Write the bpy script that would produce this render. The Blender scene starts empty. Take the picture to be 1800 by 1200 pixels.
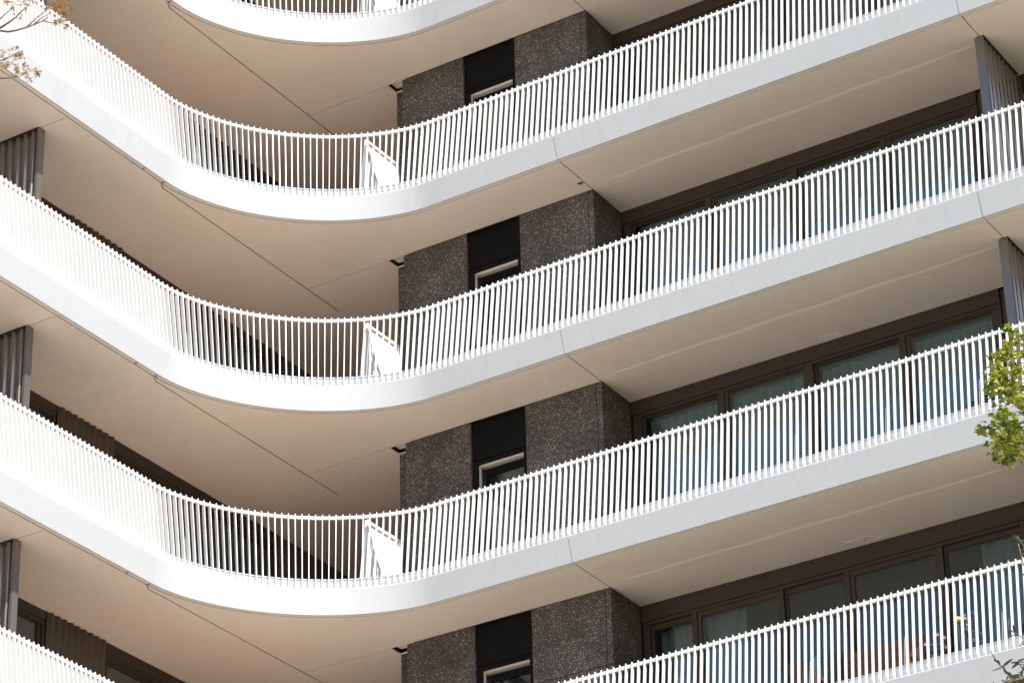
import bpy, bmesh, math, random
from mathutils import Vector, Matrix
random.seed(11)
D = bpy.data
SC = bpy.context.scene
COL = SC.collection
Z0 = 26.711          # height of the soffit of the slab "0" above the ground
H = 3.0              # storey height

# ---------------------------------------------------------------- camera
cam_d = D.cameras.new('camera'); cam = D.objects.new('camera', cam_d); COL.objects.link(cam)
cam_d.sensor_fit = 'HORIZONTAL'; cam_d.sensor_width = 36.0
cam_d.lens = 5355.3 / 1800.0 * 36.0
cam_d.clip_start = 0.5; cam_d.clip_end = 3000
r_ = Vector((0.8444, 0.5351, -0.0248)); u_ = Vector((0.2769, -0.3964, 0.8753)); f_ = Vector((-0.4586, 0.7460, 0.4829))
cam.matrix_world = Matrix(((r_.x, u_.x, -f_.x, 17.7587), (r_.y, u_.y, -f_.y, -31.1332), (r_.z, u_.z, -f_.z, 1.5998), (0, 0, 0, 1)))
SC.camera = cam

# ---------------------------------------------------------------- light
SUN = Vector((0.75, -0.425, 1.0)).normalized()      # towards the sun
w = D.worlds.new('World'); SC.world = w; w.use_nodes = True
nt = w.node_tree; bg = nt.nodes['Background']
sky = nt.nodes.new('ShaderNodeTexSky'); sky.sky_type = 'NISHITA'; sky.sun_disc = False
sky.sun_elevation = math.asin(SUN.z); sky.sun_rotation = math.atan2(SUN.x, SUN.y)
sky.air_density = 1.0; sky.dust_density = 1.2; sky.ozone_density = 1.0
nt.links.new(sky.outputs[0], bg.inputs[0]); bg.inputs[1].default_value = 0.10
sl = D.lights.new('sun', 'SUN'); sun = D.objects.new('sun', sl); COL.objects.link(sun)
sl.energy = 4.2; sl.angle = math.radians(0.53); sl.color = (1.0, 0.955, 0.89)
sun.rotation_euler = SUN.to_track_quat('Z', 'Y').to_euler(); sun.location = (30, -20, 60)
SC.view_settings.view_transform = 'Standard'; SC.view_settings.look = 'None'
SC.view_settings.gamma = 1.0; SC.view_settings.use_curve_mapping = False
SC.view_settings.exposure = 0.95
SC.render.engine = 'CYCLES'
SC.cycles.max_bounces = 10; SC.cycles.diffuse_bounces = 6; SC.cycles.glossy_bounces = 4
SC.cycles.transparent_max_bounces = 12
SC.cycles.caustics_reflective = False; SC.cycles.caustics_refractive = False
SC.cycles.use_denoising = True

# ---------------------------------------------------------------- materials
MATS = {}
def mat(name, col, rough=0.6, metal=0.0, spec=0.5, mottle=None, bump=None, streak=None):
    """Principled with object-space noise mottling; mottle = (scale, colour2, amount)."""
    m = D.materials.new(name); m.use_nodes = True; MATS[name] = m
    t = m.node_tree; b = t.nodes['Principled BSDF']
    b.inputs['Base Color'].default_value = (*col, 1); b.inputs['Roughness'].default_value = rough
    b.inputs['Metallic'].default_value = metal; b.inputs['Specular IOR Level'].default_value = spec
    geo = t.nodes.new('ShaderNodeNewGeometry')
    out = None
    if mottle:
        cur = None
        for sc_, c2, am in mottle:
            n = t.nodes.new('ShaderNodeTexNoise'); n.inputs['Scale'].default_value = sc_
            n.inputs['Detail'].default_value = 5; n.inputs['Roughness'].default_value = 0.6
            t.links.new(geo.outputs['Position'], n.inputs['Vector'])
            rmp = t.nodes.new('ShaderNodeMapRange'); rmp.inputs[1].default_value = 0.42; rmp.inputs[2].default_value = 0.72
            rmp.inputs[3].default_value = 0.0; rmp.inputs[4].default_value = am
            t.links.new(n.outputs['Fac'], rmp.inputs[0])
            mx = t.nodes.new('ShaderNodeMix'); mx.data_type = 'RGBA'
            mx.inputs['A'].default_value = (*col, 1); mx.inputs['B'].default_value = (*c2, 1)
            if cur: t.links.new(cur, mx.inputs['A'])
            t.links.new(rmp.outputs[0], mx.inputs['Factor']); cur = mx.outputs['Result']
        if streak:      # faint rain runs, long in z
            mp_ = t.nodes.new('ShaderNodeMapping'); mp_.inputs['Scale'].default_value = (7.0, 7.0, 0.35)
            n = t.nodes.new('ShaderNodeTexNoise'); n.inputs['Scale'].default_value = 1.6; n.inputs['Detail'].default_value = 6
            t.links.new(geo.outputs['Position'], mp_.inputs[0]); t.links.new(mp_.outputs[0], n.inputs['Vector'])
            rmp = t.nodes.new('ShaderNodeMapRange'); rmp.inputs[1].default_value = 0.55; rmp.inputs[2].default_value = 0.80
            rmp.inputs[3].default_value = 0.0; rmp.inputs[4].default_value = streak[1]; t.links.new(n.outputs['Fac'], rmp.inputs[0])
            mx = t.nodes.new('ShaderNodeMix'); mx.data_type = 'RGBA'; mx.inputs['B'].default_value = (*streak[0], 1)
            t.links.new(rmp.outputs[0], mx.inputs['Factor']); t.links.new(cur, mx.inputs['A']); cur = mx.outputs['Result']
        t.links.new(cur, b.inputs['Base Color']); out = cur
    if bump:
        n = t.nodes.new('ShaderNodeTexNoise'); n.inputs['Scale'].default_value = bump[0]; n.inputs['Detail'].default_value = 4
        t.links.new(geo.outputs['Position'], n.inputs['Vector'])
        bp = t.nodes.new('ShaderNodeBump'); bp.inputs['Strength'].default_value = bump[1]; bp.inputs['Distance'].default_value = bump[2]
        t.links.new(n.outputs['Fac'], bp.inputs['Height']); t.links.new(bp.outputs[0], b.inputs['Normal'])
    return m

mat('white_paint', (0.60, 0.63, 0.67), 0.45, mottle=[(1.3, (0.59, 0.612, 0.642), 0.5), (9, (0.56, 0.575, 0.59), 0.25)], bump=(60, 0.08, 0.002), streak=((0.50, 0.50, 0.49), 0.38))
mat('white_metal', (0.70, 0.71, 0.715), 0.38, mottle=[(3.0, (0.66, 0.665, 0.665), 0.4)])
mat('soffit_paint', (0.84, 0.778, 0.718), 0.75, mottle=[(0.55, (0.80, 0.72, 0.65), 0.8), (2.6, (0.87, 0.81, 0.745), 0.6), (0.9, (0.75, 0.685, 0.62), 0.45), (0.23, (0.82, 0.71, 0.635), 0.8), (5.5, (0.72, 0.64, 0.57), 0.22)], bump=(2.2, 0.25, 0.02))
mat('sun_streak_paint', (0.92, 0.87, 0.79), 0.7)  # lighter colour imitating a streak of reflected sunlight
mat('sun_glint_paint', (0.93, 0.91, 0.88), 0.5, mottle=[(8, (0.68, 0.62, 0.55), 0.8)])  # bright colour imitating sun glints thrown up by the glass
mat('rust', (0.17, 0.12, 0.05), 0.8)
mat('raw_concrete', (0.13, 0.115, 0.10), 0.9)
mat('bronze_frame', (0.047, 0.036, 0.028), 0.5, spec=0.3, mottle=[(1.5, (0.043, 0.033, 0.025), 0.6)])
mat('bronze_sheet', (0.25, 0.235, 0.225), 0.27, metal=0.75, spec=0.6, mottle=[(1.2, (0.21, 0.195, 0.185), 0.5)])
mat('brown_sheet', (0.085, 0.062, 0.045), 0.5, metal=0.2, mottle=[(1.2, (0.10, 0.08, 0.06), 0.5)])
mat('grey_post', (0.20, 0.185, 0.175), 0.30, metal=0.55, spec=0.6)
mat('black_panel', (0.006, 0.006, 0.006), 0.55, spec=0.10)
mat('pale_bead', (0.55, 0.52, 0.48), 0.3, metal=0.3)
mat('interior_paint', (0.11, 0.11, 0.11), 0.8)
mat('blind_fabric', (0.78, 0.81, 0.81), 0.8, mottle=[(5, (0.56, 0.58, 0.57), 0.4)])
mat('curtain_fabric', (0.55, 0.60, 0.58), 0.85, mottle=[(4, (0.48, 0.53, 0.52), 0.5)])
mat('paving', (0.72, 0.63, 0.525), 0.85, mottle=[(0.15, (0.67, 0.58, 0.48), 0.8), (2.0, (0.68, 0.59, 0.49), 0.5)], bump=(8, 0.3, 0.01))
mat('added_grass', (0.045, 0.07, 0.02), 0.9, mottle=[(1.5, (0.06, 0.075, 0.025), 0.8), (12, (0.03, 0.05, 0.015), 0.8)])  # dark green for the added, unseen ground area
mat('balcony_tile', (0.70, 0.55, 0.47), 0.7, mottle=[(1, (0.68, 0.53, 0.44), 0.5)])
mat('low_bounce_floor', (0.16, 0.12, 0.09), 0.7, mottle=[(1, (0.12, 0.09, 0.07), 0.5)])  # floor colour made dark to cut bounce onto the right soffits
mat('bark', (0.085, 0.062, 0.045), 0.9, mottle=[(9, (0.05, 0.038, 0.03), 0.8)], bump=(18, 0.5, 0.01))
mat('twig_bark', (0.10, 0.075, 0.06), 0.8)
mat('brown_wood', (0.15, 0.055, 0.028), 0.6, mottle=[(3, (0.09, 0.035, 0.02), 0.7)])
mat('orange_cloth', (0.40, 0.15, 0.07), 0.8)
mat('dark_metal', (0.02, 0.02, 0.022), 0.4)
mat('red_cloth', (0.15, 0.06, 0.055), 0.85)
mat('teal_cloth', (0.09, 0.26, 0.31), 0.8)
mat('green_cloth', (0.03, 0.06, 0.045), 0.85)
mat('yellow_petal', (0.80, 0.55, 0.06), 0.6)
mat('white_petal', (0.82, 0.82, 0.78), 0.6)
mat('pink_petal', (0.55, 0.24, 0.27), 0.6)
mat('terracotta', (0.10, 0.10, 0.11), 0.6)
mat('grey_card', (0.42, 0.40, 0.38), 0.6)

# exposed-aggregate concrete of the columns
def aggregate():
    m = D.materials.new('aggregate_concrete'); m.use_nodes = True; MATS['aggregate_concrete'] = m
    t = m.node_tree; b = t.nodes['Principled BSDF']; b.inputs['Roughness'].default_value = 0.75
    geo = t.nodes.new('ShaderNodeNewGeometry')
    v = t.nodes.new('ShaderNodeTexVoronoi'); v.inputs['Scale'].default_value = 88
    t.links.new(geo.outputs['Position'], v.inputs['Vector'])
    sep = t.nodes.new('ShaderNodeSeparateColor'); t.links.new(v.outputs['Color'], sep.inputs[0])
    cr = t.nodes.new('ShaderNodeValToRGB'); e = cr.color_ramp.elements
    e[0].position = 0.0; e[0].color = (0.036, 0.030, 0.026, 1); e[1].position = 1.0; e[1].color = (0.42, 0.39, 0.36, 1)
    for p_, c in ((0.45, (0.062, 0.052, 0.045, 1)), (0.78, (0.11, 0.094, 0.082, 1)), (0.92, (0.21, 0.185, 0.165, 1))):
        k = e.new(p_); k.color = c
    t.links.new(sep.outputs[0], cr.inputs[0])
    n = t.nodes.new('ShaderNodeTexNoise'); n.inputs['Scale'].default_value = 1.7; n.inputs['Detail'].default_value = 4
    t.links.new(geo.outputs['Position'], n.inputs['Vector'])
    mr = t.nodes.new('ShaderNodeMapRange'); mr.inputs[1].default_value = 0.3; mr.inputs[2].default_value = 0.75; mr.inputs[3].default_value = 0.62; mr.inputs[4].default_value = 1.35
    t.links.new(n.outputs['Fac'], mr.inputs[0])
    mx = t.nodes.new('ShaderNodeMix'); mx.data_type = 'RGBA'; mx.blend_type = 'MULTIPLY'; mx.inputs['Factor'].default_value = 1
    t.links.new(cr.outputs[0], mx.inputs['A']); t.links.new(mr.outputs[0], mx.inputs['B'])
    t.links.new(mx.outputs['Result'], b.inputs['Base Color'])
    bp = t.nodes.new('ShaderNodeBump'); bp.inputs['Strength'].default_value = 0.6; bp.inputs['Distance'].default_value = 0.006; bp.invert = True
    t.links.new(v.outputs['Distance'], bp.inputs['Height']); t.links.new(bp.outputs[0], b.inputs['Normal'])
aggregate()

def glass():
    m = D.materials.new('window_glass'); m.use_nodes = True; MATS['window_glass'] = m
    t = m.node_tree; t.nodes.remove(t.nodes['Principled BSDF']); out = t.nodes['Material Output']
    tr = t.nodes.new('ShaderNodeBsdfTransparent'); tr.inputs[0].default_value = (0.62, 0.71, 0.715, 1)
    gl = t.nodes.new('ShaderNodeBsdfGlossy'); gl.inputs['Roughness'].default_value = 0.0; gl.inputs[0].default_value = (0.85, 0.93, 1, 1)
    lw = t.nodes.new('ShaderNodeFresnel'); lw.inputs[0].default_value = 1.5
    ma = t.nodes.new('ShaderNodeMath'); ma.operation = 'MULTIPLY_ADD'; ma.inputs[1].default_value = 0.8; ma.inputs[2].default_value = 0.06
    t.links.new(lw.outputs[0], ma.inputs[0])
    mx = t.nodes.new('ShaderNodeMixShader')
    t.links.new(ma.outputs[0], mx.inputs[0]); t.links.new(tr.outputs[0], mx.inputs[1]); t.links.new(gl.outputs[0], mx.inputs[2])
    t.links.new(mx.outputs[0], out.inputs[0])
glass()

def leaf_mat(name, cols, trans=0.45):
    m = D.materials.new(name); m.use_nodes = True; MATS[name] = m
    t = m.node_tree; b = t.nodes['Principled BSDF']; out = t.nodes['Material Output']
    b.inputs['Roughness'].default_value = 0.45
    oi = t.nodes.new('ShaderNodeObjectInfo'); geo = t.nodes.new('ShaderNodeNewGeometry')
    ad = t.nodes.new('ShaderNodeMath'); ad.operation = 'ADD'; t.links.new(oi.outputs['Random'], ad.inputs[0]); t.links.new(geo.outputs['Random Per Island'], ad.inputs[1])
    fr = t.nodes.new('ShaderNodeMath'); fr.operation = 'FRACT'; t.links.new(ad.outputs[0], fr.inputs[0])
    cr = t.nodes.new('ShaderNodeValToRGB'); cr.color_ramp.elements[0].color = (*cols[0], 1); cr.color_ramp.elements[1].color = (*cols[-1], 1)
    for i, c in enumerate(cols[1:-1]):
        k = cr.color_ramp.elements.new((i + 1) / (len(cols) - 1)); k.color = (*c, 1)
    t.links.new(fr.outputs[0], cr.inputs[0]); t.links.new(cr.outputs[0], b.inputs['Base Color'])
    tl = t.nodes.new('ShaderNodeBsdfTranslucent'); t.links.new(cr.outputs[0], tl.inputs[0])
    mx = t.nodes.new('ShaderNodeMixShader'); mx.inputs[0].default_value = trans
    t.links.new(b.outputs[0], mx.inputs[1]); t.links.new(tl.outputs[0], mx.inputs[2]); t.links.new(mx.outputs[0], out.inputs[0])
leaf_mat('green_maple_leaf', [(0.04, 0.08, 0.01), (0.20, 0.27, 0.018), (0.40, 0.42, 0.035), (0.08, 0.13, 0.014), (0.45, 0.40, 0.045)])
leaf_mat('red_maple_leaf', [(0.38, 0.09, 0.04), (0.22, 0.17, 0.025), (0.46, 0.26, 0.035), (0.10, 0.10, 0.018), (0.42, 0.16, 0.05)])
leaf_mat('narrow_leaf', [(0.045, 0.07, 0.035), (0.08, 0.11, 0.05), (0.15, 0.16, 0.07), (0.04, 0.055, 0.035)], 0.2)

# ---------------------------------------------------------------- helpers
def link(name, me, m=None, parent=None, loc=None, rz=0.0):
    o = D.objects.new(name, me); COL.objects.link(o)
    if m and me and not me.materials: me.materials.append(MATS[m])
    if parent: o.parent = parent
    if loc: o.location = loc
    if rz: o.rotation_euler = (0, 0, rz)
    return o
def tag(o, label=None, cat=None, group=None, kind=None):
    for k, v in (('label', label), ('category', cat), ('group', group), ('kind', kind)):
        if v: o[k] = v
    return o
def empty(name, loc, label, cat, group=None, rz=0):
    o = D.objects.new(name, None); COL.objects.link(o); o.location = loc; o.rotation_euler = (0, 0, rz); o.empty_display_size = 0.2
    return tag(o, label, cat, group)
class MB:
    """collects simple solids into one mesh"""
    def __init__(s): s.v = []; s.f = []
    def add(s, vs, fs):
        n = len(s.v); s.v += [tuple(q) for q in vs]; s.f += [tuple(i + n for i in f) for f in fs]; return s
    def box(s, x0, x1, y0, y1, z0, z1):
        return s.add([(x0, y0, z0), (x1, y0, z0), (x1, y1, z0), (x0, y1, z0), (x0, y0, z1), (x1, y0, z1), (x1, y1, z1), (x0, y1, z1)],
                     [(0, 3, 2, 1), (4, 5, 6, 7), (0, 1, 5, 4), (1, 2, 6, 5), (2, 3, 7, 6), (3, 0, 4, 7)])
    def prism(s, poly, z0, z1):
        n = len(poly)
        return s.add([(x, y, z0) for x, y in poly] + [(x, y, z1) for x, y in poly],
                     [tuple(range(n - 1, -1, -1)), tuple(range(n, 2 * n))] + [(i, (i + 1) % n, n + (i + 1) % n, n + i) for i in range(n)])
    def extr(s, poly, axis, a, b):
        """profile poly extruded along an axis: axis 'x' -> poly is (y,z); axis 'y' -> poly is (x,z)"""
        n = len(poly); mk = (lambda q, t: (t, q[0], q[1])) if axis == 'x' else (lambda q, t: (q[0], t, q[1]))
        return s.add([mk(q, a) for q in poly] + [mk(q, b) for q in poly],
                     [tuple(range(n)), tuple(range(2 * n - 1, n - 1, -1))] + [(i, n + i, n + (i + 1) % n, (i + 1) % n) for i in range(n)])
    def tube(s, pts, r0, r1=None, seg=6):
        r1 = r0 if r1 is None else r1; pts = [Vector(q) for q in pts]; n = len(pts); vs = []; fs = []
        for i, q in enumerate(pts):
            d = (pts[min(i + 1, n - 1)] - pts[max(i - 1, 0)]).normalized()
            a = d.orthogonal().normalized() if i == 0 else (a - d * a.dot(d)).normalized()
            b = d.cross(a); r = r0 + (r1 - r0) * i / max(1, n - 1)
            vs += [q + (a * math.cos(2 * math.pi * k / seg) + b * math.sin(2 * math.pi * k / seg)) * r for k in range(seg)]
        for i in range(n - 1):
            fs += [(i * seg + k, i * seg + (k + 1) % seg, (i + 1) * seg + (k + 1) % seg, (i + 1) * seg + k) for k in range(seg)]
        fs += [tuple(range(seg - 1, -1, -1)), tuple((n - 1) * seg + k for k in range(seg))]
        return s.add(vs, fs)
    def mesh(s, name, smooth=False, fix=True):
        me = D.meshes.new(name); me.from_pydata(s.v, [], s.f)
        if fix:
            bm = bmesh.new(); bm.from_mesh(me); bmesh.ops.recalc_face_normals(bm, faces=bm.faces); bm.to_mesh(me); bm.free()
        if smooth: me.polygons.foreach_set('use_smooth', [True] * len(me.polygons))
        me.update(); return me

# ---------------------------------------------------------------- plan of the balcony edge
XL, XR0, YA = -4.69, -2.13, -0.925
def right_y(x): return YA - 0.006 * (x - XR0)
raw = [(XL, -9.0 + 5.53 * i / 40) for i in range(40)]
a_, b_ = 2.56, 2.545; n_ = 1.8
for i in range(61):
    t = math.pi / 2 * i / 60
    raw.append((-2.13 - a_ * max(0.0, math.cos(t)) ** (2 / n_), -3.47 + b_ * max(0.0, math.sin(t)) ** (2 / n_)))
raw += [(XR0 + 10.4 * (i + 1) / 60, right_y(XR0 + 10.4 * (i + 1) / 60)) for i in range(60)]
cum = [0.0]
for p, q in zip(raw, raw[1:]): cum.append(cum[-1] + math.hypot(q[0] - p[0], q[1] - p[1]))
STOT = cum[-1]
def _pt(s):
    s = min(max(s, 0.0), STOT); lo, hi = 0, len(cum) - 1
    while hi - lo > 1:
        m_ = (lo + hi) // 2
        if cum[m_] <= s: lo = m_
        else: hi = m_
    t = (s - cum[lo]) / (cum[hi] - cum[lo])
    return Vector((raw[lo][0] + (raw[hi][0] - raw[lo][0]) * t, raw[lo][1] + (raw[hi][1] - raw[lo][1]) * t))
def path(s):
    """point and outward normal at arc length s"""
    d = (_pt(s + 0.06) - _pt(s - 0.06)).normalized()
    return _pt(s), Vector((d.y, -d.x))
def s_of_x(x): return next(cum[i] + (x - raw[i][0]) / (raw[i + 1][0] - raw[i][0]) * (cum[i + 1] - cum[i]) for i in range(99, len(raw) - 1) if raw[i + 1][0] >= x)
def s_of_y(y): return y + 9.0
S_CURVE0, S_CURVE1 = s_of_y(-3.48), s_of_x(-2.13 + 0.01)
def samples(s0, s1):
    ss = [s0, s1]; a, b = S_CURVE0 - 0.1, S_CURVE1 + 0.1
    n = 64
    ss += [a + (b - a) * i / n for i in range(n + 1) if s0 < a + (b - a) * i / n < s1]
    return sorted(ss)
def offs(s, d):
    p, n = path(s); return (p.x + n.x * d, p.y + n.y * d)
def sweep(mb, prof, s0, s1):
    ss = samples(s0, s1); k = len(prof); vs = []; fs = []
    for s in ss:
        p, n = path(s)
        vs += [(p.x + n.x * d, p.y + n.y * d, z) for d, z in prof]
    for i in range(len(ss) - 1):
        fs += [(i * k + j, i * k + (j + 1) % k, (i + 1) * k + (j + 1) % k, (i + 1) * k + j) for j in range(k)]
    fs += [tuple(range(k - 1, -1, -1)), tuple((len(ss) - 1) * k + j for j in range(k))]
    return mb.add(vs, fs)
def edge_pts(d, s0, s1): return [offs(s, d) for s in samples(s0, s1)]
SL0, SR1 = s_of_y(-8.6), s_of_x(8.2)
S_A, S_A2, S_J = s_of_x(0.0), s_of_x(0.45), s_of_x(6.0)
S_G = s_of_y(-3.50)

# ---------------------------------------------------------------- ground
g = MB().add([(-400, -400, 0), (400, -400, 0), (400, 400, 0), (-400, 400, 0)], [(0, 1, 2, 3)])
tag(link('ground', g.mesh('ground'), 'paving'), kind='structure')

lw = MB().prism([(0.5, -1.6), (300, -1.6), (300, -300), (90, -300), (12, -30), (2.0, -10)], 0.002, 0.06)  # unseen dark lawn added to weaken bounce under the right balconies
tag(link('added_lawn', lw.mesh('added_lawn'), 'added_grass'), kind='structure')

# ---------------------------------------------------------------- the building
bld = empty('apartment_building', (0, 0, 0), 'apartment building with white curved balcony bands, beige undersides and dark speckled columns', 'building')
WX = -6.35          # left wing wall
WY = 0.75           # right wing window plane

def slab_mesh():
    pts = edge_pts(-0.05, SL0, SR1)
    poly = pts + [(8.2, 6.2), (-11.0, 6.2), (-11.0, -8.6)]
    return MB().prism(poly, 0.15, 0.30).mesh('balcony_slab')
FASC = [(0, 0), (0.10, 0.325), (0.095, 0.332), (-0.07, 0.338), (-0.032, 0.02), (-0.028, 0.0)]
FASC_PIECES = [(SL0, S_A - 0.004), (S_A + 0.004, S_A2 - 0.001), (S_A2 + 0.001, S_J - 0.004), (S_J + 0.004, SR1)]
STRIP = [(-0.032, 0.003), (-0.076, 0.003), (-0.076, 0.03), (-0.032, 0.03)]
GRV = -0.092
def panel(poly, z0=0.0, z1=0.02): return MB().prism(poly, z0, z1).mesh('soffit_panel')
e = 0.007
SOFF = []
s_cut = s_of_y(-3.40)
P1 = [(-4.83, -3.38)] + edge_pts(GRV, s_of_y(-3.495), S_A - e) + [(-e, -e), (-4.83, -e)]
P2 = edge_pts(GRV, s_of_y(-5.49), s_of_y(-3.515)) + [(-4.85, -3.385), (-4.85, 0.785), (WX + 0.005, 0.785), (WX + 0.005, -5.49)]
P7 = edge_pts(GRV, SL0, s_of_y(-5.505)) + [(WX + 0.005, -5.505), (WX + 0.005, -8.6)]
P3 = [(-4.83, e), (-3.41, e), (-3.41, 0.235), (-3.15, 0.235), (-3.15, 0.785), (-4.83, 0.785)]
P5 = [(WX + 0.005, 0.80), (-3.15, 0.80), (-3.15, 3.6), (WX + 0.005, 3.6)]
P4 = edge_pts(GRV, S_A + e, S_J - e) + [(6.0 - e, WY - 0.004), (e, WY - 0.004)]
P6 = edge_pts(GRV, S_J + e, SR1) + [(8.2, WY - 0.004), (6.0 + e, WY - 0.004)]
SOFF = [panel([(-3.405, 0.0), (-3.155, 0.0), (-3.155, 0.232), (-3.405, 0.232)], 0.07, 0.085), panel(P1), panel(P2), panel(P7), panel(P3), panel(P5, 0.012, 0.03), panel(P4), panel(P6)]
CORE = slab_mesh()
FASM = [sweep(MB(), FASC, a, b).mesh('fascia_panel') for a, b in FASC_PIECES]
g1, g2 = s_of_y(-3.93), s_of_y(-3.50)
STRM = [sweep(MB(), STRIP, a, b).mesh('edge_strip') for a, b in ((SL0, g1 - .018), (g1 + .018, g2 - .018), (g2 + .018, S_A - .004), (S_A + .004, S_J - .004), (S_J + .004, SR1))]
KERB = sweep(MB(), [(-0.10, 0.34), (-0.008, 0.34), (-0.008, 0.492), (-0.10, 0.492)], SL0, SR1).mesh('kerb')
COPE = sweep(MB(), [(-0.112, 0.495), (0.006, 0.495), (0.006, 0.507), (-0.112, 0.507)], SL0, SR1).mesh('kerb_coping')
_sm = MB()  # reflected light streak shaped as a thin strip under the soffit
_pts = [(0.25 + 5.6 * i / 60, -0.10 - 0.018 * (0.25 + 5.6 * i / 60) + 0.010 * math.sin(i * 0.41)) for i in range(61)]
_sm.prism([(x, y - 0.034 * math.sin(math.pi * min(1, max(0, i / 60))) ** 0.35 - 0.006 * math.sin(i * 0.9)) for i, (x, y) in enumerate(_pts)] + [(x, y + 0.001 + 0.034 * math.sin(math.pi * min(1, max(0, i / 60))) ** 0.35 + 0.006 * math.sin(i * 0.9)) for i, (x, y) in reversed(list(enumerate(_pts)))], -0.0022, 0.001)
SUN_STREAK = _sm.mesh('sun_streak')
def patch(cx, cy, rx, ry, seed, n=22):  # irregular outline for the painted sun glints and the rust stain
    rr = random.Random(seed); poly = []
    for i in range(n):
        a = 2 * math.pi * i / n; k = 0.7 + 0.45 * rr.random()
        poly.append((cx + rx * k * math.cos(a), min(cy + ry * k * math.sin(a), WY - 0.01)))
    return MB().prism(poly, -0.003, 0.001).mesh('glint_stain_patch')

for k in range(-1, 5):
    z = Z0 - H * k
    sl = link('balcony_slab', CORE, 'raw_concrete', bld, (0, 0, z))
    for me in FASM: link('fascia_panel', me, 'white_paint', sl)
    if k > 3: 
        link('kerb', KERB, 'white_metal', sl); link('kerb_coping', COPE, 'white_paint', sl); continue
    for me in STRM: link('edge_strip', me, 'soffit_paint', sl)
    for me in SOFF: link('soffit_panel', me, 'soffit_paint', sl)
    link('kerb', KERB, 'white_metal', sl); link('kerb_coping', COPE, 'white_paint', sl)
    if k >= 0: link('sun_streak', SUN_STREAK, 'sun_streak_paint', sl)
    if k == 2: link('glint_stain_patch', patch(3.07, 0.665, 0.17, 0.10, 5), 'sun_glint_paint', sl)
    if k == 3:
        link('glint_stain_patch', patch(3.27, 0.56, 0.20, 0.045, 8), 'sun_glint_paint', sl)
        link('glint_stain_patch', patch(3.55, 0.66, 0.09, 0.03, 9), 'sun_glint_paint', sl)
    if k == 1: link('rust_stain', patch(-0.06, -0.24, 0.05, 0.035, 21), 'rust', sl)
    if k == 1: link('glint_stain_patch', patch(2.9, 0.62, 0.06, 0.025, 12), 'sun_glint_paint', sl)

# columns (speckled concrete), one storey high, hung under slab k
ZB = -2.69           # floor level below a soffit
def col_meshes():
    out = []
    for z0, z1 in ((-1.045, -0.004), (ZB, -1.055)):
        out += [MB().box(-3.15, -2.084, 0.0, 0.20, z0, z1), MB().box(-1.199, -0.092, 0.0, 0.20, z0, z1),
                MB().prism([(-0.082, 0.0), (0.0, 0.0), (0.0, 0.755), (-0.20, 0.755), (-0.20, 0.21), (-0.082, 0.21)], z0, z1)]
    st = MB().box(-3.41, -3.165, 0.24, 0.6, ZB, -0.004)
    return [m_.mesh('column_panel') for m_ in out + [st]], MB().box(-3.12, -0.1, 0.215, 3.4, ZB, 0.14).mesh('column_core')
COLM, COLC = col_meshes()
# slit window in the column
SL_BL = MB().box(-2.078, -1.205, 0.035, 0.10, -0.585, -0.002).mesh('black_spandrel')
SL_FR = (MB().box(-2.078, -1.205, 0.03, 0.09, -0.655, -0.60).box(-2.078, -1.995, 0.03, 0.12, ZB, -0.655).box(-1.265, -1.205, 0.03, 0.12, ZB, -0.655)).mesh('slit_window')
SL_BD = MB().add([(-1.995, 0.06, -0.657), (-1.265, 0.06, -0.657), (-1.265, 0.085, -0.680), (-1.995, 0.085, -0.680), (-1.978, 0.085, -0.680), (-1.978, 0.085, ZB), (-1.995, 0.06, ZB), (-1.995, 0.145, ZB), (-1.995, 0.145, -0.69), (-1.265, 0.145, -0.69)],
                 [(0, 1, 2, 3), (0, 4, 5, 6), (3, 2, 9, 8), (4, 8, 7, 5)]).mesh('frame_bead', fix=False)
SL_SA = (MB().box(-1.955, -1.265, 0.15, 0.19, -0.80, -0.70).box(-1.955, -1.90, 0.15, 0.19, ZB, -0.80).box(-1.32, -1.265, 0.15, 0.19, ZB, -0.80)).mesh('sash_frame')
SL_GL = MB().box(-1.90, -1.32, 0.165, 0.171, ZB, -0.80).mesh('pane')

# windows of the right wing
def win_right(mull, x0, x1, head, top):
    """frame as one part, its sashes and panes as sub-parts; mull = [(xl, xr)...]"""
    fr = MB().box(x0, x1, WY, WY + 0.10, -head + 0.004, 0.14)                 # head panel
    fr.box(x0, x1, WY + 0.016, WY + 0.10, -head - 0.045, -head)              # frame head
    fr.box(x0, x1, WY + 0.016, WY + 0.10, ZB, ZB + 0.06)
    for a, b in mull: fr.box(a, b, WY + 0.012, WY + 0.11, ZB + 0.06, -head - 0.045)
    sash = []; panes = []
    for i in range(len(mull) - 1):
        a, b = mull[i][1] + 0.004, mull[i + 1][0] - 0.004
        y = WY + (0.03 if i % 2 else 0.06); t_ = top + (0.0 if i % 2 else 0.0)
        w_ = 0.035 if i % 2 == 0 else 0.05
        sash.append(MB().box(a, b, y, y + 0.04, -top, -head - 0.048).box(a, a + w_, y, y + 0.04, ZB + 0.14, -top).box(b - w_, b, y, y + 0.04, ZB + 0.14, -top).box(a, b, y, y + 0.04, ZB + 0.062, ZB + 0.14).mesh('sash_frame'))
        panes.append(MB().box(a + w_, b - w_, y + 0.016, y + 0.024, ZB + 0.14, -top).mesh('pane'))
    return fr.mesh('window'), sash, panes
MULL_A = [(0.03, 0.15), (1.33, 1.42), (2.645, 2.745), (4.0, 4.075), (5.33, 5.42)]
MULL_B = [(0.03, 0.12), (0.755, 0.82), (2.035, 2.075), (2.94, 3.01), (4.235, 4.29), (5.33, 5.42)]
WIN_A = win_right(MULL_A, 0.012, 5.42, 0.205, 0.275)
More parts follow.
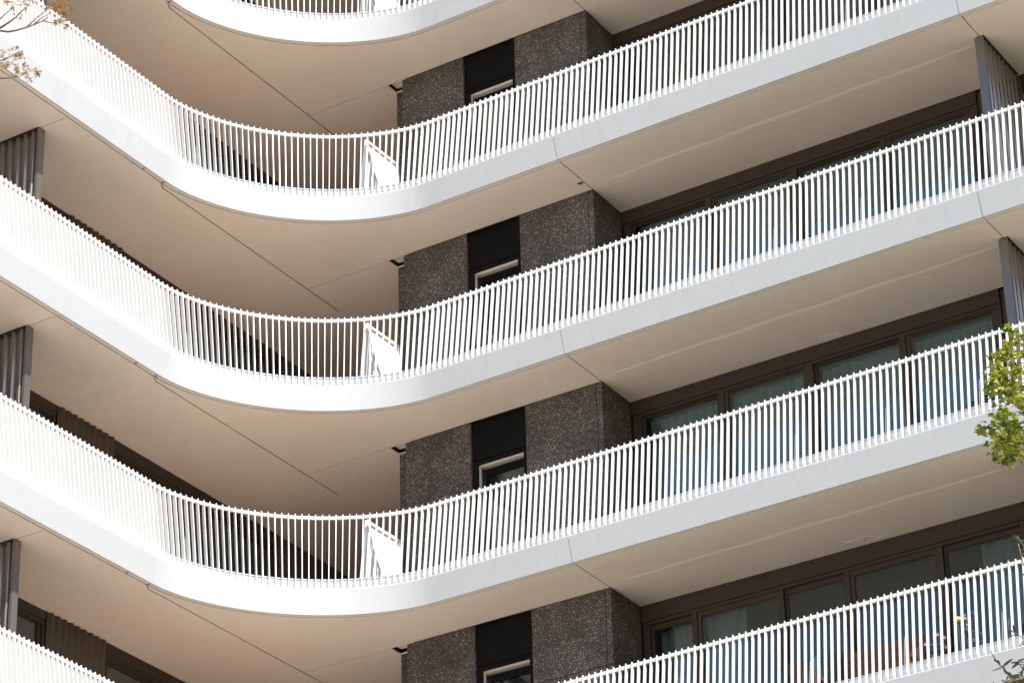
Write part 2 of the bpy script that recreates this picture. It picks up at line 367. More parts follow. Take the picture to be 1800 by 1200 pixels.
WIN_B = win_right(MULL_B, 0.012, 5.42, 0.235, 0.355)
WIN_C = win_right([(6.1, 6.2), (7.3, 7.4), (8.1, 8.2)], 6.06, 8.2, 0.205, 0.275)

# corrugated sheet: trapezoid profile along t in [0, L]; returns list of (t, depth)
def corrug(L, pitch, depth):
    n = max(1, round(L / pitch)); p = L / n; out = []
    for i in range(n):
        b = i * p
        out += [(b, 0.0), (b + p * 0.26, 0.0), (b + p * 0.48, depth), (b + p * 0.76, depth)]
    out.append((L, 0.0)); return out
def sheet(prof, place, z0, z1, thick):
    """place(t, d) -> (x, y)"""
    fr = [place(t, d) for t, d in prof]; bk = [place(t, d - thick) for t, d in prof]
    return MB().prism(fr + bk[::-1], z0, z1)
CLAD_R = sheet(corrug(0.50, 0.10, 0.02), lambda t, d: (5.425 + t, WY + 0.05 - d), ZB, -0.006, 0.012).mesh('cladding_panel')
CLAD_L = sheet(corrug(1.19, 0.135, 0.03), lambda t, d: (WX + 0.02 + d, -3.595 + t), ZB, -0.006, 0.012).mesh('cladding_panel')
CLAD_L2 = sheet(corrug(2.4, 0.135, 0.03), lambda t, d: (WX + 0.02 + d, -8.6 + t), ZB, -0.006, 0.012).mesh('cladding_panel')
# left wing wall windows
def win_left(y0, y1, stile0, stile1, head, top):
    fr = MB().box(WX - 0.10, WX + 0.01, y0, y1, -head + 0.003, 0.14).box(WX - 0.1, WX - 0.004, y0, y0 + stile0, ZB, -head).box(WX - 0.1, WX - 0.004, y1 - stile1, y1, ZB, -head)
    fr.box(WX - 0.1, WX - 0.004, y0 + stile0, y1 - stile1, -head - 0.05, -head)
    a, b = y0 + stile0 + 0.004, y1 - stile1 - 0.004
    sa = MB().box(WX - 0.07, WX - 0.03, a, b, -top, -head - 0.053).box(WX - 0.07, WX - 0.03, a, a + 0.06, ZB, -top).box(WX - 0.07, WX - 0.03, b - 0.06, b, ZB, -top)
    pn = MB().box(WX - 0.054, WX - 0.046, a + 0.06, b - 0.06, ZB, -top)
    return fr.mesh('window'), [sa.mesh('sash_frame')], [pn.mesh('pane')]
WIN_L1 = win_left(-5.38, -3.60, 0.06, 0.05, 0.13, 0.20)
WIN_L2 = win_left(-2.40, 1.4, 0.05, 0.06, 0.17, 0.27)
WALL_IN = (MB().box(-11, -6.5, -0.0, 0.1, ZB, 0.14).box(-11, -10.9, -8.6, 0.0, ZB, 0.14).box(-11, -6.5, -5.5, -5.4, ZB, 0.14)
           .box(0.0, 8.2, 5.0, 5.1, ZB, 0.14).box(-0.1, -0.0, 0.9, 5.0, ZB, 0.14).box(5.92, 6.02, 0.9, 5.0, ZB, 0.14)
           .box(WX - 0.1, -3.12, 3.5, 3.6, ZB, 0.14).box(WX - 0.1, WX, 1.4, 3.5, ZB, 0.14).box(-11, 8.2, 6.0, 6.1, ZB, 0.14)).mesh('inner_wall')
FLOOR = MB().prism(edge_pts(-0.115, SL0, S_A) + [(0.0, 5.9), (-10.9, 5.9), (-10.9, -8.6)], 0.302, 0.31).mesh('balcony_floor')
FLOOR_R = MB().prism(edge_pts(-0.115, S_A + 0.003, SR1) + [(8.2, 5.9), (0.003, 5.9)], 0.302, 0.31).mesh('balcony_floor')

for k in range(-1, 4):
    z = Z0 - H * k
    core = link('column', COLC, 'raw_concrete', bld, (0, 0, z))
    for me in COLM: link('column_panel', me, 'aggregate_concrete', core)
    link('black_spandrel', SL_BL, 'black_panel', bld, (0, 0, z))
    wn = link('slit_window', SL_FR, 'black_panel', bld, (0, 0, z))
    link('frame_bead', SL_BD, 'pale_bead', wn); link('sash_frame', SL_SA, 'black_panel', wn); link('pane', SL_GL, 'window_glass', wn)
    for W in ((WIN_B if k == 3 else WIN_A), WIN_C, WIN_L1, WIN_L2):
        wn = link('window', W[0], 'bronze_frame', bld, (0, 0, z))
        for me in W[1]: link('sash_frame', me, 'bronze_frame', wn)
        for me in W[2]: link('pane', me, 'window_glass', wn)
    link('cladding_panel', CLAD_R, 'brown_sheet', bld, (0, 0, z)); link('cladding_panel', CLAD_L, 'brown_sheet', bld, (0, 0, z)); link('cladding_panel', CLAD_L2, 'brown_sheet', bld, (0, 0, z))
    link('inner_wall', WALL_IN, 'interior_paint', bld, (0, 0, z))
for k in range(0, 5): link('balcony_floor', FLOOR_R, 'low_bounce_floor', bld, (0, 0, Z0 - H * k))  # floor split into dark right and pale left for soffit bounce contrast
for k in range(0, 5): link('balcony_floor', FLOOR, 'balcony_tile', bld, (0, 0, Z0 - H * k))
base = MB().prism([(WX, -8.6), (WX, 3.5), (-3.12, 3.5), (-3.12, 0.1), (-0.1, 0.1), (-0.1, WY), (8.2, WY), (8.2, 6.1), (-11, 6.1), (-11, -8.6)], 0.0, Z0 - 4 * H + 0.14)
link('lower_wall', base.mesh('lower_wall'), 'raw_concrete', bld)

# ---------------------------------------------------------------- balcony railings: one thing per storey
# fin profile in (y, z): y points inwards from the slab edge
FIN = [(-0.024, 0.341), (-0.082, 0.385), (0.064, 1.462), (0.072, 1.484), (0.084, 1.480), (0.121, 1.425), (0.117, 1.385), (-0.019, 0.40)]
FT = 0.0052
def fin_mesh():
    return MB().extr(FIN, 'x', -FT, FT).mesh('baluster')
FINM = fin_mesh()
BRM = MB().extr([(0.02, 0.509), (0.16, 0.509), (0.10, 0.90)], 'x', -0.005, 0.005).mesh('bracket')
RAILM = sweep(MB(), [(-0.116, 1.420), (-0.080, 1.420), (-0.080, 1.460), (-0.116, 1.460)], SL0, SR1).mesh('top_rail')
PITCH = 0.0885
NF = int((SR1 - SL0 - 0.1) / PITCH)
rail_labels = {
    0: 'uppermost white fin railing, only the feet of its bars showing at the top edge',
    1: 'second white fin railing from the top, running behind the red leaved branches at top left',
    2: 'middle white fin railing of the five, crossing the photo at half height',
    3: 'fourth white fin railing from the top, its right end behind the yellow green maple leaves',
    4: 'lowest white fin railing, cut by the bottom edge, with brown bench and flowers behind it'}
phase = {0: 0.02, 1: 0.05, 2: 0.0, 3: 0.07, 4: 0.03}
for k in range(0, 5):
    z = Z0 - H * k
    rl = empty('balcony_railing', (0, 0, z), rail_labels[k], 'railing', 'white fin railings along the curved balconies')
    link('top_rail', RAILM, 'white_metal', rl)
    for i in range(NF):
        s = SL0 + 0.05 + phase[k] + i * PITCH
        p, n = path(s); rz = math.atan2(-n.x, -n.y) * -1 
        rz = math.atan2(n.x, -n.y)
        link('baluster', FINM, 'white_metal', rl, (p.x, p.y, 0), rz)
        if i % 14 == 7 and not (S_CURVE0 + 0.9 < s < S_CURVE1 - 0.4):
            q, n2 = path(s + 0.02); link('bracket', BRM, 'white_metal', rl, (q.x, q.y, 0), rz)

# ---------------------------------------------------------------- low white dividers between neighbouring balconies
DV_F = [(-1.03 + 0.13, 1.445), (-1.03 + 0.17, 1.462), (-0.20, 1.462), (-0.17, 1.44), (-0.17, 0.32), (-1.06, 0.32), (-1.09, 0.36)]
words = {0: 'uppermost white divider panel, its foot just showing behind the railing at the top edge', 1: 'white divider panel behind the curve of the second railing from the top',
         2: 'white divider panel behind the curve of the middle railing', 3: 'white divider panel behind the curve of the fourth railing from the top'}
sheet_m = MB().extr([(-0.94, 1.41), (-0.21, 1.41), (-0.21, 0.36), (-1.03, 0.36)], 'x', -3.152, -3.14).mesh('divider_sheet')
fr = MB()
fr.extr([(-0.968, 1.45), (-0.93, 1.45), (-1.02, 0.325), (-1.125, 0.325)], 'x', -3.16, -3.105)
fr.box(-3.16, -3.12, -0.93, -0.17, 1.405, 1.45).box(-3.16, -3.105, -0.215, -0.17, 0.325, 1.405).box(-3.16, -3.105, -1.02, -0.215, 0.325, 0.37)
fr.extr([(-0.92, 1.25), (-0.90, 1.28), (-0.62, 0.37), (-0.66, 0.37)], 'x', -3.135, -3.115)
fr_m = fr.mesh('divider_frame')
for k in range(0, 4):
    t = empty('balcony_divider', (0, 0, Z0 - H * k), words[k], 'divider', 'low white dividers behind the curved railings')
    link('divider_sheet', sheet_m, 'white_metal', t); link('divider_frame', fr_m, 'white_metal', t)

# ---------------------------------------------------------------- tall corrugated privacy screens
PSR_POST = MB().box(5.93, 6.045, -0.372, -0.335, ZB, -0.006).mesh('end_post')
PSR_SH = sheet(corrug(1.05, 0.13, 0.045), lambda t, d: (6.0 + d, -0.335 + t), ZB, -0.012, 0.03).mesh('corrugated_sheet')
PSR_CH = MB().box(5.955, 6.06, -0.375, 0.72, -0.004, 0.0).mesh('top_channel')
PSL_POST = MB().box(-5.26, -5.222, -5.525, -5.412, ZB, -0.006).mesh('end_post')
PSL_SH = sheet(corrug(1.06, 0.13, 0.045), lambda t, d: (-5.26 - t, -5.47 - d), ZB, -0.012, 0.03).mesh('corrugated_sheet')
PSL_CH = MB().box(-6.33, -5.24, -5.535, -5.425, -0.004, 0.0).mesh('top_channel')
lab_r = {0: 'dark corrugated privacy screen at upper right above the second railing from the top, mostly out of frame', 1: 'blue grey corrugated screen at the right edge, standing behind the middle railing',
         2: 'dark blue grey corrugated screen at the right edge just above the maple leaves', 3: 'dark brown privacy screen edge at the lower right corner above the lowest railing'}
lab_l = {0: 'grey screen end at the top left corner behind the red maple leaves', 1: 'corrugated grey screen at the left edge, standing behind the middle railing',
         2: 'corrugated grey screen at the left edge, standing behind the fourth railing from the top', 3: 'corrugated grey screen at the left edge, standing behind the lowest railing'}
for k in range(0, 4):
    z = Z0 - H * k
    if k > 0:
        t = empty('privacy_screen', (0, 0, z), lab_r[k], 'screen', 'corrugated privacy screens between balconies')
        link('end_post', PSR_POST, 'grey_post', t); link('corrugated_sheet', PSR_SH, 'bronze_sheet', t); link('top_channel', PSR_CH, 'bronze_frame', t)
    t = empty('privacy_screen', (0, 0, z), lab_l[k], 'screen', 'corrugated privacy screens between balconies')
    link('end_post', PSL_POST, 'grey_post', t); link('corrugated_sheet', PSL_SH, 'bronze_sheet', t); link('top_channel', PSL_CH, 'bronze_frame', t)

# ---------------------------------------------------------------- blinds and curtains behind the glass
SLAT = MB().extr([(-0.060, 0.012), (-0.03, 0.002), (0.0, 0.0), (0.03, 0.002), (0.060, 0.012), (0.060, 0.0135), (0.0, 0.0015), (-0.060, 0.0135)], 'y', 0, 1)
# slat: curved strip standing upright (local x width, y depth, z height)
def slat_mesh(h):
    mb = MB(); xs = [-0.063, -0.03, 0.0, 0.03, 0.063]; ys = [0.020, 0.005, 0.0, 0.005, 0.020]
    return mb.prism([(x, y) for x, y in zip(xs, ys)] + [(x, y + 0.0015) for x, y in reversed(list(zip(xs, ys)))], -h, 0).mesh('slat')
SLATM = slat_mesh(2.2); pos_w = ('leftmost', 'second', 'third', 'rightmost')
lvl = {1: 'under the second slab from the top', 2: 'under the third slab from the top'}
for k in (1, 2):
    for i in range(4):
        a, b = MULL_A[i][1] + 0.05, MULL_A[i + 1][0] - 0.05
        t = empty('vertical_blind', ((a + b) / 2, WY + 0.20, Z0 - H * k - 0.285), 'pale vertical blind behind the %s window pane %s' % (pos_w[i], lvl[k]), 'blind', 'vertical blinds in the right wing windows')
        link('head_rail', MB().box((a - b) / 2, (b - a) / 2, -0.02, 0.02, 0.0, 0.035).mesh('head_rail'), 'grey_card', t)
        n = int((b - a) / 0.121)
        if k == 2 and i == 1: pass
        for j in range(n):
            link('slat', SLATM, 'blind_fabric', t, ((a - b) / 2 + 0.06 + j * (b - a - 0.1) / (n - 1), 0, 0), math.radians(12 + random.uniform(-6, 6)))
def curtain(x0, x1, k, label, seed):
    rr = random.Random(seed); n = int((x1 - x0) / 0.022); fr = []
    for i in range(n + 1):
        x = x0 + (x1 - x0) * i / n; fr.append((x, WY + 0.26 + 0.022 * math.sin(x * 34 + rr.random() * 0.6) + 0.012 * math.sin(x * 13)))
    me = MB().prism(fr + [(x, y + 0.002) for x, y in reversed(fr)], ZB, -0.30).mesh('curtain', smooth=False)
    t = link('curtain', me, 'curtain_fabric', None, (0, 0, Z0 - H * k)); tag(t, label, 'curtain', 'teal curtains in the lowest right wing windows')
curtain(0.16, 0.74, 3, 'teal curtain filling the narrow leftmost pane in the lowest right wing window', 1)
curtain(0.86, 1.42, 3, 'teal curtain drawn to the left half of the second pane in the lowest window', 2)
curtain(4.72, 5.31, 3, 'folded teal curtain in the rightmost pane of the lowest window', 3)

# ---------------------------------------------------------------- things standing on the balconies
F4 = Z0 - 4 * H + 0.31; F3 = Z0 - 3 * H + 0.31
t = empty('bench', (3.55, 0.12, F4), 'brown wooden high backed bench on the lowest balcony, behind the railing at lower right', 'bench')
for j in range(6): link('plank', MB().box(-0.66, 0.66, 0.0, 0.03, 0.36 + j * 0.11, 0.463 + j * 0.11).mesh('plank'), 'brown_wood', t)
for x in (-0.62, 0.58): link('leg', MB().box(x, x + 0.05, -0.42, -0.37, 0.0, 0.62).box(x, x + 0.05, 0.032, 0.07, 0.0, 1.0).box(x, x + 0.05, -0.42, 0.07, 0.62, 0.66).mesh('leg'), 'brown_wood', t)
link('seat', MB().box(-0.62, 0.62, -0.42, -0.02, 0.38, 0.42).mesh('seat'), 'brown_wood', t)
cu = MB().box(-0.06, 0.06, -0.05, 0.05, 0, 0.24).mesh('cushion')
bm = bmesh.new(); bm.from_mesh(cu); bmesh.ops.subdivide_edges(bm, edges=bm.edges[:], cuts=2, use_grid_fill=True); bmesh.ops.smooth_vert(bm, verts=bm.verts[:], factor=0.5, use_axis_x=True, use_axis_y=True, use_axis_z=True); bm.to_mesh(cu); bm.free()
o = link('cushion', cu, 'orange_cloth', None, (4.14, 0.0, F4 + 0.56)); o.rotation_euler = (0.25, 0.2, 0.1)
tag(o, 'orange cushion leaning at the right end of the brown bench', 'cushion')
def chair(x, y, z, rz, label):
    t = empty('garden_chair', (x, y, z), label, 'chair', 'dark metal garden chairs on the right balconies', rz)
    fr = MB()
    for s in (-1, 1): 
        fr.tube([(s * 0.24, -0.24, 0), (s * 0.24, -0.22, 0.44)], 0.012); fr.tube([(s * 0.24, 0.26, 0), (s * 0.24, 0.2, 0.44), (s * 0.22, 0.30, 0.72)], 0.012)
    fr.tube([(-0.22, 0.30, 0.72)] + [(-0.22 * math.cos(a), 0.30 + 0.05 * math.sin(a), 0.72 + 0.22 * math.sin(a)) for a in [math.pi * i / 10 for i in range(1, 10)]] + [(0.22, 0.30, 0.72)], 0.014)
    link('frame', fr.mesh('frame', True), 'dark_metal', t)
    link('seat', MB().box(-0.24, 0.24, -0.24, 0.22, 0.44, 0.465).mesh('seat'), 'dark_metal', t)
    link('backrest', MB().extr([(-0.19, 0.50), (0.19, 0.50), (0.19, 0.78), (0.1, 0.88), (-0.1, 0.88), (-0.19, 0.78)], 'y', 0.285, 0.30).mesh('backrest'), 'dark_metal', t)
chair(5.45, -0.12, F3, 0.4, 'dark metal chair with a round back behind the fourth railing, next to the maple leaves')
chair(5.52, -0.15, F4, -0.3, 'dark metal chair with a round back behind the lowest railing at far right')
def pot(x, y, z, h, r, label, flowers, seed, stem_h):
    rr = random.Random(seed); t = empty('potted_plant', (x, y, z), label, 'plant', 'potted plants on the lowest balcony')
    n = 12; mb = MB(); ring = lambda q, zz: [(q * math.cos(2 * math.pi * i / n), q * math.sin(2 * math.pi * i / n), zz) for i in range(n)]
    mb.add(ring(r * 0.7, 0) + ring(r, h) + ring(r * 0.9, h) + ring(r * 0.85, h - 0.04), [tuple(range(n))] + [(j * n + i, j * n + (i + 1) % n, (j + 1) * n + (i + 1) % n, (j + 1) * n + i) for j in range(3) for i in range(n)] + [tuple(3 * n + i for i in range(n))])
    link('pot', mb.mesh('pot'), 'terracotta', t)
    st = MB(); lf = MB(); fl = MB()
    for i in range(9):
        a = rr.random() * 6.28; q = r * 1.1 * rr.random(); tip = Vector((q * math.cos(a) * 1.6, q * math.sin(a) * 1.6, h + stem_h * (0.6 + 0.4 * rr.random())))
        st.tube([(q * math.cos(a) * 0.4, q * math.sin(a) * 0.4, h - 0.04), tip * 0.6 + Vector((0, 0, h * 0.3)), tip], 0.004, 0.002, 4)
        for j in range(6):
            c = tip * (0.55 + 0.4 * rr.random()); c.z = h + (tip.z - h) * rr.random(); d = Vector((rr.uniform(-1, 1), rr.uniform(-1, 1), rr.uniform(-0.2, 0.8))).normalized() * 0.07; e_ = d.orthogonal().normalized() * 0.016
            lf.add([c, c + d * 0.5 + e_, c + d, c + d * 0.5 - e_], [(0, 1, 2, 3)])
        if i < flowers[1]:
            for m_ in range(5):
                b_a = 6.28 * m_ / 5; d = Vector((math.cos(b_a) * 0.024, -0.012, math.sin(b_a) * 0.024)); e_ = Vector((-math.sin(b_a) * 0.011, 0, math.cos(b_a) * 0.011))
                fl.add([tip, tip + d * 0.6 + e_, tip + d, tip + d * 0.6 - e_], [(0, 1, 2, 3)])
    link('stem', st.mesh('stem'), 'twig_bark', t); o = link('leaves', lf.mesh('leaves', fix=False), 'narrow_leaf', t); o['kind'] = 'stuff'
    if flowers[1]: o = link('flowers', fl.mesh('flowers', fix=False), flowers[0], t); o['kind'] = 'stuff'
pot(4.60, -0.32, F4, 0.42, 0.15, 'pot of pink flowers on the lowest balcony, just right of the orange cushion', ('pink_petal', 4), 3, 0.30)
pot(5.02, -0.28, F4, 0.36, 0.16, 'pot of tall green plants on the lowest balcony, between pink flowers and dark chair', ('pink_petal', 0), 6, 0.62)
t = empty('flower', (4.86, -0.34, F4 + 0.0), 'single yellow and white flower on a stalk behind the lowest railing', 'flower')
link('stalk', MB().tube([(0.02, 0, 0.0), (0.01, 0, 0.4), (0, 0, 0.86)], 0.006).mesh('stalk'), 'narrow_leaf', t)
ye = bmesh.new(); bmesh.ops.create_icosphere(ye, subdivisions=2, radius=0.042, matrix=Matrix.Translation((0, 0, 0.88)) @ Matrix.Diagonal((1.2, 0.8, 0.8, 1))); me = D.meshes.new('flower_head'); ye.to_mesh(me); ye.free()
link('flower_head', me, 'yellow_petal', t)
wp = MB()
for a in (0.5, -0.1, -0.4): wp.add([(0.05, 0, 0.88), (0.09, -0.01, 0.885 + 0.05 * a), (0.13, 0, 0.88 + 0.09 * a), (0.09, 0.01, 0.87 + 0.05 * a)], [(0, 1, 2, 3)])
link('petal', wp.mesh('petal', fix=False), 'white_petal', t)
t = empty('drying_rack', (2.75, 0.15, F4), 'clothes drying rack hung with red, teal and green cloths on the lowest balcony', 'drying rack')
fr = MB()
for s in (-0.42, 0.42): fr.tube([(s, -0.25, 0), (s, 0.1, 1.02)], 0.01); fr.tube([(s, 0.25, 0), (s, -0.1, 1.02)], 0.01)
for y in (-0.1, 0, 0.1): fr.tube([(-0.42, y, 1.02), (0.42, y, 1.02)], 0.008)
link('frame', fr.mesh('frame'), 'dark_metal', t)
def cloth(x0, x1, y, h, m, label):
    n = 8; vs = [(x0 + (x1 - x0) * i / n, y - 0.012 + 0.01 * math.sin(i * 1.9) * j, 1.036 - h * j) for j in (0, 1) for i in range(n + 1)]
    mb = MB().add(vs, [(i, i + 1, n + 2 + i, n + 1 + i) for i in range(n)])
    o = link('cloth', mb.mesh('cloth', fix=False), m, None, (2.75, 0.15, F4)); md = o.modifiers.new('thick', 'SOLIDIFY'); md.thickness = 0.004; tag(o, label, 'cloth')
cloth(-0.30, -0.12, -0.12, 0.55, 'red_cloth', 'red cloth hanging at the left of the drying rack behind the lowest railing')
cloth(0.02, 0.13, -0.12, 0.30, 'teal_cloth', 'teal cloth hanging in the middle of the drying rack behind the lowest railing')
cloth(0.16, 0.38, -0.12, 0.62, 'green_cloth', 'dark green cloth hanging at the right of the drying rack behind the lowest railing')

# ---------------------------------------------------------------- trees
RC= [(8.581, -7.089, 15.412), (8.564, -7.238, 15.23), (8.352, -7.006, 15.295), (8.445, -7.229, 14.995), (8.404, -7.34, 14.855), (8.421, -6.973, 15.023), (8.305, -6.465, 15.442), (8.297, -6.594, 15.093), (8.356, -6.609, 14.989), (8.372, -7.185, 14.632), (8.147, -6.936, 14.649), (8.365, -7.129, 14.567), (8.493, -7.191, 14.464), (8.402, -7.298, 14.331), (8.432, -7.17, 14.337), (8.098, -6.535, 14.581), (8.221, -6.593, 14.535), (8.299, -6.586, 14.685)]
LB= [[(0.057, -12.09, 19.424), (0.115, -12.036, 19.419), (0.177, -11.979, 19.445), (0.249, -11.913, 19.489), (0.306, -11.862, 19.532), (0.373, -11.801, 19.589), (0.408, -11.769, 19.641)], [(0.182, -11.839, 19.558), (0.247, -11.78, 19.672), (0.318, -11.716, 19.779), (0.373, -11.667, 19.901)], [(0.161, -11.723, 19.66), (0.222, -11.668, 19.756), (0.284, -11.612, 19.826)], [(0.172, -11.578, 19.796), (0.222, -11.534, 19.78), (0.276, -11.486, 19.786)], [(-0.217, -11.798, 19.729), (-0.151, -11.737, 19.814), (-0.105, -11.695, 19.878), (-0.066, -11.659, 19.96), (-0.02, -11.617, 20.033)], [(-0.29, -11.729, 19.913), (-0.26, -11.702, 19.967), (-0.214, -11.66, 20.04), (-0.19, -11.638, 20.116)], [(-0.328, -11.628, 19.245), (-0.248, -11.555, 19.26), (-0.206, -11.516, 19.274), (-0.149, -11.464, 19.316), (-0.12, -11.438, 19.399)], [(-0.404, -11.563, 19.527), (-0.357, -11.52, 19.56), (-0.301, -11.468, 19.621), (-0.26, -11.43, 19.671)]]
LL= [(-0.135, -11.75, 20.011), (0.139, -11.992, 19.725), (0.116, -11.918, 19.706), (0.057, -11.714, 19.972), (-0.013, -11.694, 20.048), (0.006, -11.576, 20.118), (0.122, -11.451, 20.1), (0.457, -11.79, 19.734), (0.293, -11.519, 19.965), (0.293, -11.466, 20.023), (0.376, -11.525, 19.911), (0.516, -11.665, 19.836), (0.427, -11.506, 19.902), (0.511, -11.74, 19.697), (0.147, -11.385, 20.047), (0.248, -11.351, 19.964), (0.326, -11.537, 19.817), (0.4, -11.669, 19.641), (0.195, -11.363, 19.889), (0.356, -11.49, 19.761), (0.262, -11.325, 19.839), (-0.201, -11.772, 19.473), (-0.055, -11.915, 19.283), (-0.019, -11.958, 19.158), (-0.075, -11.858, 19.27), (0.021, -11.907, 19.188), (0.122, -12.034, 19.027), (0.05, -11.983, 19.039), (-0.103, -11.71, 19.47), (0.228, -12.033, 19.107), (0.224, -12.034, 19.031), (0.02, -11.749, 19.409), (0.168, -11.895, 19.208), (0.082, -11.766, 19.279), (0.154, -11.753, 19.163), (0.202, -11.813, 19.059), (-0.082, -11.54, 19.284), (0.254, -11.885, 18.93), (0.189, -11.768, 18.967), (0.307, -11.832, 18.991), (0.156, -11.621, 19.149), (0.316, -11.764, 18.982), (0.117, -11.88, 19.08), (-0.029, -11.696, 19.204), (0.113, -11.912, 19.003), (0.04, -11.786, 19.04), (-0.071, -11.606, 19.261), (0.132, -12.074, 19.768), (0.216, -12.029, 19.752), (0.409, -11.719, 19.865), (0.153, -11.516, 20.014), (0.236, -11.562, 19.927), (0.474, -11.654, 19.753), (0.134, -11.884, 19.843)]
OB= [[(9.489, -10.747, 10.668), (9.514, -10.737, 10.632), (9.53, -10.73, 10.603), (9.549, -10.722, 10.587), (9.563, -10.717, 10.553), (9.585, -10.708, 10.515), (9.612, -10.697, 10.485), (9.636, -10.688, 10.444)], [(9.576, -10.636, 10.652), (9.616, -10.62, 10.655), (9.64, -10.611, 10.631), (9.642, -10.61, 10.608), (9.661, -10.602, 10.584)], [(9.472, -10.603, 10.548), (9.516, -10.585, 10.521), (9.548, -10.572, 10.485)], [(9.495, -10.518, 10.599), (9.515, -10.51, 10.569), (9.534, -10.502, 10.512)], [(9.547, -10.422, 10.657), (9.565, -10.415, 10.639), (9.578, -10.41, 10.601)], [(9.62, -10.318, 11.835), (9.637, -10.311, 11.793), (9.661, -10.302, 11.741), (9.703, -10.286, 11.661)], [(9.449, -10.31, 11.091), (9.502, -10.289, 11.041), (9.559, -10.267, 10.987), (9.613, -10.245, 10.918)], [(9.571, -10.187, 11.834), (9.586, -10.181, 11.682), (9.611, -10.171, 11.555)]]

def leaf_mesh(lobes, slim, name='leaf'):
    """flat lobed leaf about 1 unit long, tip along +x, slightly folded"""
    pts = []
    for i, a in enumerate(lobes):
        a0 = math.radians(a); L = 1.0 if a == 0 else 0.82 - abs(a) / 400.0
        if i: am = math.radians((lobes[i - 1] + a) / 2); pts.append((0.34 * slim * math.cos(am), 0.34 * slim * math.sin(am)))
        pts.append((L * math.cos(a0), L * math.sin(a0)))
    v = [(0, 0, 0)] + [(x, y, -0.22 * abs(y) - 0.10 * x * x) for x, y in pts]
    f = [(0, i, i + 1) for i in range(1, len(v) - 1)]
    me = D.meshes.new(name); me.from_pydata(v, [], f); return me
LEAF_G = leaf_mesh((-125, -62, 0, 62, 125), 1.35); LEAF_R = leaf_mesh((-105, -55, 0, 55, 105), 0.6)
LEAF_N = D.meshes.new('leaf'); LEAF_N.from_pydata([(0, 0, 0), (0.3, 0.13, 0.02), (0.7, 0.11, 0.02), (1, 0, -0.05), (0.7, -0.11, 0.02), (0.3, -0.13, 0.02)], [], [(0, 1, 5), (1, 2, 4, 5), (2, 3, 4)])
def rnd_mat(c, size, droop=0.35):
    d = Vector((random.gauss(0, 1), random.gauss(0, 1), random.gauss(-droop, 0.6))).normalized()
    up = Vector((random.gauss(0, 0.5), random.gauss(0, 0.5), 1)); y = up.cross(d).normalized(); zz = d.cross(y)
    return Matrix(((d.x * size, y.x * size, zz.x * size, c[0]), (d.y * size, y.y * size, zz.y * size, c[1]), (d.z * size, y.z * size, zz.z * size, c[2]), (0, 0, 0, 1)))
def gs(sd): return max(-1.7 * sd, min(1.7 * sd, random.gauss(0, sd)))
def put_leaf(me, m, parent, mw):
    o = link('leaf', me, m, parent); o.matrix_local = parent.matrix_world.inverted() @ mw; return o
def foliage(me, m, mats, parent):
    vs = []; fs = []; src_v = [v.co.copy() for v in me.vertices]; src_f = [tuple(p.vertices) for p in me.polygons]
    for mw in mats:
        n = len(vs); vs += [(mw @ v)[:] for v in src_v]; fs += [tuple(i + n for i in f) for f in src_f]
    q = D.meshes.new('foliage'); q.from_pydata(vs, [], fs); o = link('foliage', q, m, parent); o['kind'] = 'stuff'
    o.matrix_local = parent.matrix_world.inverted(); return o
def world_mesh(name, mb, m, parent, smooth=True):
    o = link(name, mb.mesh(name, smooth), m, parent); o.matrix_local = parent.matrix_world.inverted(); return o
def curve(a, b, bend, n=7):
    a, b = Vector(a), Vector(b); return [a.lerp(b, i / n) + Vector((0, 0, 1)) * bend * math.sin(math.pi * i / n) for i in range(n + 1)]
def tree(base, top, crown_c, crown_r, leafm, lm, leaf_size, n_crown, limb_targets, name, label, r_trunk, twig_lines=()):
    t = empty(name, base, label, 'tree'); bpy.context.view_layer.update()
    b = Vector(base); tp = Vector(top)
    tk = [b.lerp(tp, i / 10) + Vector((0.12 * math.sin(i * 0.9), 0.1 * math.cos(i * 1.1) - 0.1, 0)) for i in range(11)]
    world_mesh('trunk', MB().tube(tk, r_trunk, 0.03, 9), 'bark', t)
    limb = MB(); mats = []
    cc = Vector(crown_c)
    for i in range(26):
        while True:
            d = Vector((random.uniform(-1, 1), random.uniform(-1, 1), random.uniform(-1, 1)))
            if 0.35 < d.length < 1: break
        tip = cc + Vector((d.x * crown_r[0], d.y * crown_r[1], d.z * crown_r[2])) * 0.92
        k = min(9, max(3, int(10 * ((tip.z - b.z) / (tp.z - b.z)) - 1.5)))
        pl = curve(tk[k], tip, 0.25); limb.tube(pl, 0.045, 0.008, 5)
        for j in range(n_crown // 26):
            q = pl[random.randint(3, 7)] + Vector((random.gauss(0, 0.32), random.gauss(0, 0.32), random.gauss(0, 0.26)))
            mats.append(rnd_mat(q, leaf_size * random.uniform(0.7, 1.2)))
    for st, pts in limb_targets: limb.tube(curve(tk[st], pts[0], 0.15)[:-1] + [Vector(q) for q in pts], 0.035, 0.006, 5)
    for pl, r in twig_lines: limb.tube(pl, r, r * 0.45, 5)
    world_mesh('limbs', limb, 'twig_bark', t)
    foliage(leafm, lm, mats, t)
    return t
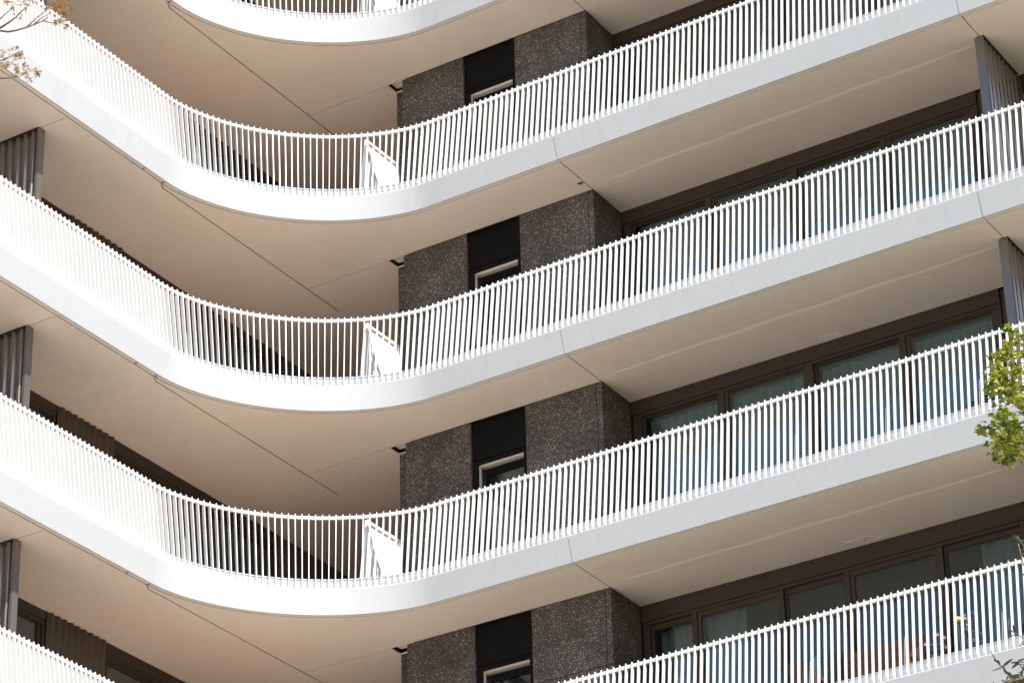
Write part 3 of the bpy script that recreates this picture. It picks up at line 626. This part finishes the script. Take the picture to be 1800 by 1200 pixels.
# right: green maple whose outermost sprays reach into the picture
def near(q, seq): return min(range(len(seq)), key=lambda i: (Vector(seq[i]) - Vector(q)).length)
root = (9.6, -6.35, 14.6)
tw = []
for q in RC: tw.append((curve((9.3 + random.uniform(-.2, .3), -6.5 + random.uniform(-.2, .2), q[2] + random.uniform(-.1, .25)), q, -0.05, 5), 0.008))
mp = tree((11.3, -5.3, 0), (11.3, -5.3, 17.0), (11.5, -5.5, 12.6), (2.4, 2.4, 4.4), LEAF_G, 'green_maple_leaf', 0.12, 5200,  # unseen crown enlarged and thickened to cut bounce on the right
          [(7, [(9.9, -6.1, 14.3), (9.3, -6.5, 14.9)]), (7, [(9.8, -6.3, 14.0), (9.3, -6.6, 14.5)]), (8, [(9.8, -6.2, 14.8), (9.35, -6.4, 15.3)])], 'maple_tree', 'tall maple with yellow green lobed leaves reaching in at the right edge', 0.22, tw)
for q in RC:
    for j in range(16):
        c = Vector(q) + Vector((gs(0.055), gs(0.10), gs(0.05)))
        put_leaf(LEAF_G, 'green_maple_leaf', mp, rnd_mat(c, 0.060 * random.uniform(0.7, 1.3)))
    more = [rnd_mat(Vector(q) + Vector((gs(0.055), gs(0.10), gs(0.05))), 0.060 * random.uniform(0.7, 1.2)) for j in range(24)]
    foliage(LEAF_G, 'green_maple_leaf', more, mp)
# left: sparse red-leaved maple
ml = tree((-2.6, -13.9, 0), (-2.5, -13.8, 21.3), (-2.5, -13.8, 18.6), (1.9, 1.9, 2.6), LEAF_R, 'red_maple_leaf', 0.08, 1300,
          [(9, [(-0.6, -12.7, 19.3)] + LB[0][:1]), (9, [(-0.6, -12.7, 19.1)] + LB[4][:1]), (8, [(-0.6, -12.7, 18.5)] + LB[6][:1])], 'red_maple_tree', 'slender maple with sparse reddish leaves on thin branches at top left', 0.2,
          [(l, 0.012 if i in (0, 4) else 0.007) for i, l in enumerate(LB)])
for q in LL:
    for j in range(4 if q[0] < 0.3 else 5):
        c = Vector(q) + Vector((random.gauss(0, 0.016), random.gauss(0, 0.03), random.gauss(0, 0.016)))
        put_leaf(LEAF_R, 'red_maple_leaf', ml, rnd_mat(c, 0.060 * random.uniform(0.6, 1.25), 0.6))
# lower right: narrow-leaved tree
ol = tree((10.6, -9.8, 0), (10.6, -9.7, 11.8), (10.65, -9.7, 9.6), (1.3, 1.3, 2.0), LEAF_N, 'narrow_leaf', 0.075, 1500,
          [(8, [(9.2, -10.5, 10.2)] + [OB[0][-1]])], 'olive_tree', 'narrow leaved dark twigs rising at the lower right corner', 0.12, [(l, 0.006) for l in OB])
for l in OB:
    for i in range(len(l) - 1):
        a, b = Vector(l[i]), Vector(l[i + 1])
        for j in range(max(2, int((b - a).length / 0.028))):
            c = a.lerp(b, random.random()); put_leaf(LEAF_N, 'narrow_leaf', ol, rnd_mat(c, 0.085 * random.uniform(0.7, 1.3), -0.2))
